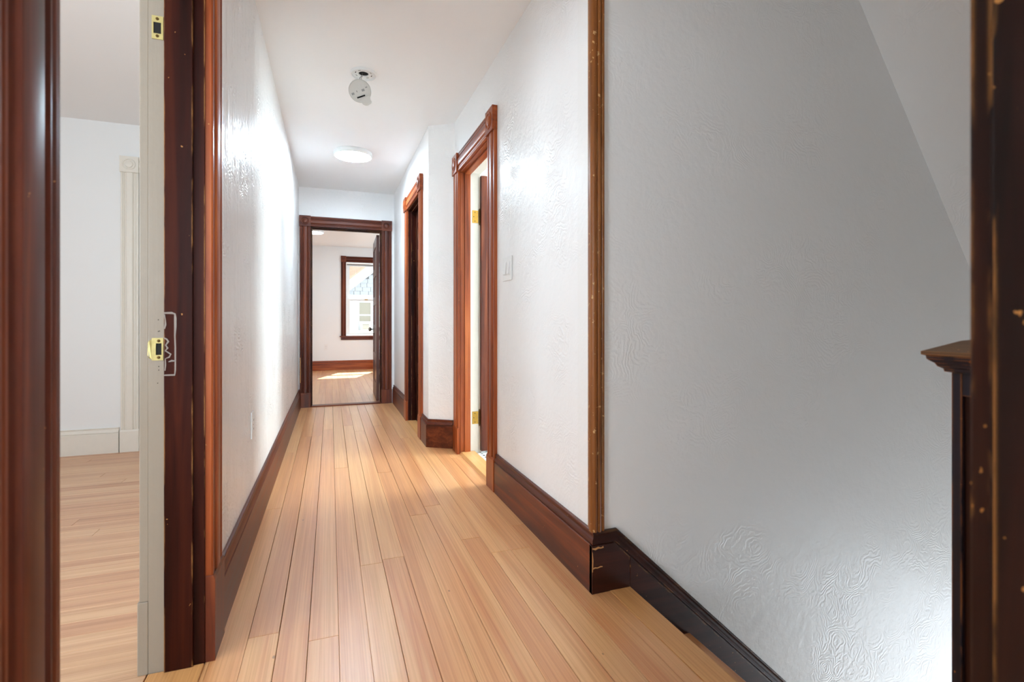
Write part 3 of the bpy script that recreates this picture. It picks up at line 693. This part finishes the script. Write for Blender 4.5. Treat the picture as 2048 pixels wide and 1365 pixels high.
# ------------------------------------------------------------------ end room window
WX0, WX1, WZ0, WZ1 = 0.293, 1.092, 0.685, 2.165
wn = root('window_1', ((WX0 + WX1) / 2, 10.6, WZ0), 'double-hung white sash window in a brown casing looking at the neighbouring house', 'window', ST)
for a, c in ((WX0 - 0.018, WX0), (WX1, WX1 + 0.018)): obj('frame_side', B().box(a, c, 10.602, 10.775, WZ0 - 0.018, WZ1 + 0.018), 'sash', wn)
obj('frame_head', B().box(WX0, WX1, 10.602, 10.775, WZ1, WZ1 + 0.018), 'sash', wn)
obj('frame_sill', B().box(WX0, WX1, 10.602, 10.79, WZ0 - 0.018, WZ0 + 0.012), 'sash', wn)
def sash(name, y0, z0, z1, rail_b, rail_t, sw=0.06):
    f = B()
    f.box(WX0 + 0.012, WX0 + 0.012 + sw, y0, y0 + 0.035, z0, z1); f.box(WX1 - 0.012 - sw, WX1 - 0.012, y0, y0 + 0.035, z0, z1)
    f.box(WX0 + 0.012 + sw, WX1 - 0.012 - sw, y0, y0 + 0.035, z0, z0 + rail_b); f.box(WX0 + 0.012 + sw, WX1 - 0.012 - sw, y0, y0 + 0.035, z1 - rail_t, z1)
    o = obj(name, f, 'sash', wn)
    obj('pane', B().box(WX0 + 0.01 + sw, WX1 - 0.01 - sw, y0 + 0.015, y0 + 0.019, z0 + rail_b - .002, z1 - rail_t + .002), 'glass', o)
    return o
up_ = sash('upper_sash', 10.70, 1.395, 2.15, 0.04, 0.05)
lw_ = sash('lower_sash', 10.655, 0.70, 1.43, 0.045, 0.035)
obj('sash_lock', B().box(0.66, 0.72, 10.64, 10.654, 1.412, 1.43), 'brass', lw_)
for a in (WX0, WX1 - 0.012): obj('stop_bead', B().box(a, a + 0.012, 10.61, 10.65, WZ0 + .012, WZ1), 'sash', wn)
cw = 0.095; pr = casing_prof(cw)
for a in (WX0 - cw, WX1):
    obj('side_casing', B().prism([(a + p, 10.6 - q, 0.68) for p, q in pr], (0, 0, 1.485)), 'wood_z', wn, 0, 0.5)
    blk = obj('corner_block', B().box(a - 0.003, a + cw + 0.003, 10.575, 10.6, 2.165, 2.165 + cw + 0.03), 'wood_x', wn, 0.0012)
    R = 0.034
    obj('rosette', B().lathe([(R, -0.002), (R, 0.001), (R * .9, 0.003), (R * .75, -0.002), (R * .6, -0.002), (R * .5, 0.003), (0, 0.006)], (a + cw / 2, 10.575, 2.23), (0, -1, 0), 24), 'wood_x', blk, 0, 0.5)
obj('head_casing', B().prism([(WX0 + 0.003, 10.6 - q, 2.17 + p * 1.2) for p, q in pr], (WX1 - WX0 - 0.006, 0, 0)), 'wood_x', wn, 0, 0.5)
obj('stool', B().box(WX0 - cw - 0.025, WX1 + cw + 0.025, 10.55, 10.605, 0.662, 0.682), 'wood_x', wn, 0.003)
obj('apron', B().box(WX0 - cw, WX1 + cw, 10.58, 10.6, 0.602, 0.662), 'wood_x', wn, 0.002)
obj('shade_roller', B().tube([(WX0 + 0.02, 10.63, 2.125), (WX1 - 0.02, 10.63, 2.125)], 0.016, 12), 'label_grey', wn, 0, 0.6)
for xx in (WX0 + 0.19,):
    obj('pull_cord', B().tube([(xx, 10.63, 2.11), (xx, 10.632, 1.8), (xx + 0.002, 10.632, 1.5)], 0.0018, 6), 'sash', wn)

# ------------------------------------------------------------------ electrical fittings
def outlet(name, c, U, N, label):
    """c: centre on wall, U: horizontal direction, N: out of wall"""
    c, U, N = Vector(c), Vector(U), Vector(N); Z = Vector((0, 0, 1))
    r = root(name, c, label, 'outlet')
    def bx(u0, u1, z0, z1, n0, n1): return B().prism([c + U * u0 + Z * z0 + N * n0, c + U * u1 + Z * z0 + N * n0, c + U * u1 + Z * z1 + N * n0, c + U * u0 + Z * z1 + N * n0], N * (n1 - n0))
    obj('cover_plate', bx(-0.036, 0.036, -0.059, 0.059, 0.0005, 0.006), 'white_plastic', r, 0.0015)
    for dz in (-0.02, 0.02):
        f = obj('receptacle', bx(-0.017, 0.017, dz - 0.013, dz + 0.013, 0.006, 0.0075), 'white_plastic', r, 0.0005)
        for du in (-0.006, 0.006): obj('slot', bx(du - 0.001, du + 0.001, dz - 0.003, dz + 0.006, 0.0074, 0.0078), 'black', f)
    obj('screw', B().lathe([(0.003, 0), (0.0025, 0.001), (0, 0.001)], c + N * 0.006, N, 10), 'steel', r)
    return r
outlet('wall_outlet', (-0.335, 2.53, 0.503), (0, 1, 0), (1, 0, 0), 'white outlet low on the streaky hall wall')
outlet('wall_outlet', (-0.084, 10.6, 0.46), (1, 0, 0), (0, -1, 0), 'white outlet on the end room wall beside the window')
sw = root('light_switch', (0.893, 2.522, 1.253), 'white double light switch with two sliding rockers on the swirled plaster wall', 'switch')
obj('cover_plate', B().box(0.8865, 0.8925, 2.452, 2.592, 1.189, 1.317), 'white_plastic', sw, 0.002)
for yc in (2.492, 2.545):
    f = obj('rocker_frame', B().box(0.8845, 0.8866, yc - 0.0185, yc + 0.0185, 1.217, 1.289), 'white_plastic', sw, 0.0006)
    obj('rocker', B().prism([(0.8846, yc - 0.015, 1.221), (0.8770, yc - 0.015, 1.223), (0.8835, yc - 0.015, 1.285), (0.8846, yc - 0.015, 1.285)], (0, 0.03, 0)), 'white_plastic', f, 0.0008)

def ceiling_lamp(name, x, y, z, R, label, mat='lamp'):
    r = root(name, (x, y, z), label, 'lamp')
    obj('housing', B().lathe([(R * .98, 0), (R, -0.004), (R, -0.034), (R * .985, -0.04), (R * .945, -0.042), (R * .94, -0.02), (0, -0.02)], (x, y, z), (0, 0, 1), 48), 'white_plastic', r, 0, 0.5)
    obj('diffuser', B().lathe([(R * .935, -0.024), (R * .935, -0.036), (R * .90, -0.0375), (R * .6, -0.039), (0, -0.0395)], (x, y, z), (0, 0, 1), 48), mat, r, 0, 0.6)
    return r
ceiling_lamp('ceiling_lamp', 0.19, 4.70, CZ, 0.165, 'round flat white ceiling lamp lit in the hall')
ceiling_lamp('ceiling_lamp', -0.27, 8.85, 2.475, 0.165, 'round flat ceiling lamp lit in the end room', 'lamp_end')

# smoke detector: open base ring on the ceiling, the head dangling from two wires
sx, sy = 0.19, 3.18
sd = root('smoke_detector', (sx, sy, CZ), 'white smoke detector hanging by its wires from an open ceiling base', 'smoke detector')
base_ = obj('mounting_base', B().lathe([(0.078, 0), (0.078, -0.006), (0.074, -0.016), (0.070, -0.016), (0.068, -0.008), (0.030, -0.007), (0.029, -0.001), (0.0, -0.001)], (sx, sy, CZ), (0, 0, 1), 40), 'white_plastic', sd, 0, 0.6)
obj('box_opening', B().lathe([(0.0288, -0.0012), (0.0288, -0.002), (0, -0.002)], (sx, sy, CZ), (0, 0, 1), 30), 'black', base_)
for k in range(8):
    if k in (2, 6): continue
    a = math.pi / 4 * k + 0.2; cx_, cy_ = sx + 0.048 * math.cos(a), sy + 0.048 * math.sin(a)
    m = Matrix.Translation((cx_, cy_, CZ - 0.0078)) @ Matrix.Rotation(a + math.pi / 2, 4, 'Z')
    obj('slot', B().box(-0.008, 0.008, -0.0022, 0.0022, -0.0006, 0.0006).xf(m), 'label_grey' if k % 2 else 'black', base_)
hc = Vector((0.168, 3.165, 2.369))
nrm_ = (Vector((0, 0, CAMH - 0.25)) - hc).normalized()          # its back plate looks down the hall
xa_ = Vector((0, 0, 1)).cross(nrm_).normalized(); ya_ = nrm_.cross(xa_)
hm = Matrix(((xa_.x, ya_.x, nrm_.x, hc.x), (xa_.y, ya_.y, nrm_.y, hc.y), (xa_.z, ya_.z, nrm_.z, hc.z), (0, 0, 0, 1)))
R = 0.066
head = obj('detector_head', B().lathe([(0, -0.034), (R * .6, -0.033), (R * .9, -0.024), (R, -0.010), (R, 0.0), (R * .965, 0.003), (R * .95, 0.001), (R * .94, 0.003), (0, 0.003)], (0, 0, 0), (0, 0, 1), 44).xf(hm), 'grey_plastic', sd, 0, 0.5)
# battery flap standing out below
pts = [(0.014, -0.036), (0.056, -0.016), (0.062, -0.040), (0.070, -0.052), (0.066, -0.062), (0.054, -0.070), (0.046, -0.076), (0.034, -0.078), (0.020, -0.074), (0.010, -0.064), (0.000, -0.056)]
fl = B().prism([(x, y, 0.003) for x, y in pts], (0, 0, 0.005)).xf(hm)
obj('battery_flap', fl, 'grey_plastic', head, 0.001)
m2 = hm @ Matrix.Translation((0.006, -0.030, 0.0048)) @ Matrix.Rotation(math.radians(24), 4, 'Z')
obj('battery_slot', B().box(-0.024, 0.026, -0.004, 0.004, -0.002, 0.002).xf(m2), 'black', head)
for (px_, py_, sx_, sy_) in ((0.018, 0.008, 0.0085, 0.0065), (-0.040, -0.020, 0.008, 0.006), (0.036, 0.026, 0.006, 0.003), (-0.018, -0.004, 0.0012, 0.005)):
    m3 = hm @ Matrix.Translation((px_, py_, 0.0032)) @ Matrix.Rotation(math.radians(24), 4, 'Z')
    obj('printed_mark', B().box(-sx_, sx_, -sy_, sy_, -0.0006, 0.0006).xf(m3), 'label_grey' if sx_ > 0.002 else 'black', head)
for k, dx in enumerate((-0.006, 0.004)):
    top = Vector((sx - 0.012 + dx, sy, CZ - 0.002)); bot = hm @ Vector((0.006 + dx * .8, R * .9, -0.012))
    obj('wire', B().tube([top, top.lerp(bot, .35) + Vector((0.006 - 0.004 * k, 0, -0.004)), top.lerp(bot, .7) + Vector((-0.003, 0, 0)), bot], 0.0013, 6), 'wire' if k else 'black', sd)

# ------------------------------------------------------------------ newel post at the head of the stair
nx0, nx1, ny0, ny1 = 1.05, 1.16, 0.466, 0.576
nw_ = root('newel_post', (1.105, 0.521, -0.25), 'dark worn newel post with a flared pyramid cap at the stair head', 'newel post')
f = B()
f.box(nx0 + 0.008, nx1 - 0.008, ny0 + 0.008, ny1 - 0.008, -0.25, 0.88)
obj('core', f, 'dark_z', nw_)
stl = 0.016
for (a, c, d, e) in ((nx0, nx0 + stl, ny1 - stl, ny1), (nx0, nx0 + stl, ny0, ny0 + stl), (nx1 - stl, nx1, ny1 - stl, ny1), (nx1 - stl, nx1, ny0, ny0 + stl)):
    obj('corner_stile', B().box(a, c, d, e, -0.25, 0.88), 'newel', nw_, 0.0015)
for z0, z1 in ((0.838, 0.88), (0.0, 0.12)):
    obj('rail_band', B().box(nx0 + 0.0015, nx1 - 0.0015, ny0 + 0.0015, ny1 - 0.0015, z0, z1), 'newel', nw_)
def sq(h, z): return [(1.105 - h, 0.521 - h, z), (1.105 + h, 0.521 - h, z), (1.105 + h, 0.521 + h, z), (1.105 - h, 0.521 + h, z)]
hb = (nx1 - nx0) / 2
mo = obj('cap_moulding', B().rings([sq(hb, 0.878), sq(hb + 0.007, 0.880), sq(hb + 0.008, 0.885), sq(hb + 0.014, 0.889), sq(hb + 0.017, 0.895), sq(hb + 0.021, 0.898), sq(hb + 0.025, 0.902), sq(hb + 0.026, 0.908)]), 'newel', nw_, 0, 0.3)
obj('cap_top', B().rings([sq(hb + 0.026, 0.908), sq(hb + 0.031, 0.910), sq(hb + 0.031, 0.916), sq(hb - 0.01, 0.936), sq(hb - 0.02, 0.938), sq(hb - 0.028, 0.945), sq(hb - 0.045, 0.951)]), 'newel_top', nw_, 0, 0.25)

# ------------------------------------------------------------------ neighbouring house outside the end room window
HY = 17.0
def at(px, py, y=HY):
    u = (px - 1024) / FPX; d = y / (math.cos(YAW) - u * math.sin(YAW))
    return (d * (math.sin(YAW) + u * math.cos(YAW)), CAMH - d * (py - CY) / FPX)
nh = root('neighbour_house', (2.0, HY, -3.5), 'grey shingled neighbouring house with a white gable trim and a window air conditioner', 'house')
zl = at(720, 597)[1]
obj('lower_wall', B().box(-2.0, 8.0, HY + 0.02, HY + 0.3, -3.5, zl), 'ext_cream', nh)
ra, rb_ = at(704, 578), at(745, 547)                     # underside of the rake board
sl_ = (rb_[1] - ra[1]) / (rb_[0] - ra[0])
rz = lambda x, dz=0: ra[1] + (x - ra[0]) * sl_ + dz
obj('upper_wall', B().prism([(ra[0] + (zl - ra[1]) / sl_, HY, zl), (8.0, HY, zl), (8.0, HY, rz(8.0)), (8.0 - 0.01, HY, rz(8.0))], (0, 0.3, 0)), 'shingle_gap', nh)
# shingle courses under the rake
sm = {}
crs = 0.135
row = 0; z = zl + 0.10
while z < zl + 3.0:
    x = -1.2 + (row % 2) * 0.11
    while x < 4.2:
        wd_ = random.choice((0.17, 0.2, 0.23, 0.26))
        if z < rz(x + wd_ / 2) and x > -0.4:
            if wd_ not in sm:
                me = bpy.data.meshes.new('shingle'); a = wd_ / 2 - 0.006
                me.from_pydata([(-a, -0.022, 0), (a, -0.022, 0), (a, 0, 0), (-a, 0, 0), (-a, -0.006, crs), (a, -0.006, crs), (a, 0, crs), (-a, 0, crs)], [], [(0, 3, 2, 1), (0, 1, 5, 4), (4, 5, 6, 7), (1, 2, 6, 5), (3, 0, 4, 7)])
                me.materials.append(M['shingle']); sm[wd_] = me
            o = bpy.data.objects.new('shingle', sm[wd_]); COL.objects.link(o); o.parent = nh
            o.location = Vector((x + wd_ / 2, HY, z - random.uniform(0, .008))) - nh.location
        x += wd_
    z += crs; row += 1
hb1, hb2 = 0.16, 0.34
xr0, xr1 = -1.5, 5.5
obj('rake_board', B().prism([(xr0, HY - 0.04, rz(xr0)), (xr1, HY - 0.04, rz(xr1)), (xr1, HY - 0.04, rz(xr1, hb1)), (xr0, HY - 0.04, rz(xr0, hb1))], (0, 0.05, 0)), 'ext_white', nh)
obj('rake_fascia', B().prism([(xr0, HY - 0.32, rz(xr0, hb1)), (xr1, HY - 0.32, rz(xr1, hb1)), (xr1, HY - 0.32, rz(xr1, hb2)), (xr0, HY - 0.32, rz(xr0, hb2))], (0, 0.33, 0)), 'ext_white', nh)
obj('roof', B().prism([(xr0, HY - 0.36, rz(xr0, hb2)), (xr1, HY - 0.36, rz(xr1, hb2)), (xr1, HY - 0.36, rz(xr1, hb2 + .06)), (xr0, HY - 0.36, rz(xr0, hb2 + .06))], (0, 5, 0)), 'roof', nh)
obj('belt_trim', B().box(-2, 8, HY - 0.05, HY + 0.02, zl - 0.04, zl + 0.11), 'ext_white', nh)
xg = at(760, 540, HY + 7)[0]
obj('back_roof', B().prism([(-4.0, HY + 5.6, 1.5), (xg, HY + 5.6, 1.5), (xg, HY + 9.0, 6.5), (-4.0, HY + 9.0, 6.5)], (0, 0.2, -0.1)), 'roof', nh)
(wx0, wz1), (wx1, wz0) = at(717.5, 604), at(743, 668)
fw = obj('window', B().box(wx0, wx1, HY - 0.01, HY + 0.02, wz0 - 0.1, wz1), 'ext_white', nh)
obj('pane', B().box(wx0 + 0.02, wx1 - 0.03, HY - 0.016, HY - 0.011, at(720, 629)[1], wz1 - 0.02), 'ext_glass', fw)
obj('pane', B().box(wx0 + 0.02, wx1 - 0.03, HY - 0.016, HY - 0.011, at(720, 643)[1], at(720, 632)[1]), 'ext_glass', fw)
cx0, cx1 = at(708, 620)[0], at(717, 620)[0]
obj('side_casing', B().box(cx0, cx1, HY - 0.05, HY + 0.02, wz0 - 0.2, zl - 0.04), 'ext_white', nh)
obj('side_casing', B().box(wx1 - 0.03, wx1 + 0.16, HY - 0.05, HY + 0.02, wz0 - 0.2, zl - 0.04), 'ext_white', nh)
z = -3.4
while z < zl - 0.06:
    me = B().prism([(-1.9, HY + 0.018, z), (-1.9, HY - 0.008, z), (-1.9, HY + 0.012, z + 0.13), (-1.9, HY + 0.018, z + 0.13)], (cx0 + 1.9, 0, 0))
    if z > -1.2: obj('clapboard', me, 'ext_cream', nh)
    z += 0.13
ac = root('air_conditioner', ((wx0 + wx1) / 2, HY - 0.2, wz0), 'cream window air conditioner in the neighbouring house', 'air conditioner')
(ax0, az1), (ax1, az0) = at(720.5, 647), at(739.5, 661)
obj('case', B().box(ax0, ax1, HY - 0.40, HY - 0.06, az0, az1), 'ext_cream', ac, 0.01)
obj('grille', B().box(ax0 + 0.05, ax1 - 0.05, HY - 0.407, HY - 0.398, az0 + 0.04, az1 - 0.03), 'ext_glass', ac)
for k in range(6):
    zz = az0 + 0.05 + k * (az1 - az0 - 0.1) / 6
    obj('louvre', B().box(ax0 + 0.05, ax1 - 0.05, HY - 0.414, HY - 0.404, zz, zz + 0.008), 'ext_cream', ac)
obj('support_ledge', B().box(ax0 - 0.1, ax1 + 0.1, HY - 0.36, HY - 0.06, az0 - 0.06, az0), 'ext_cream', ac)
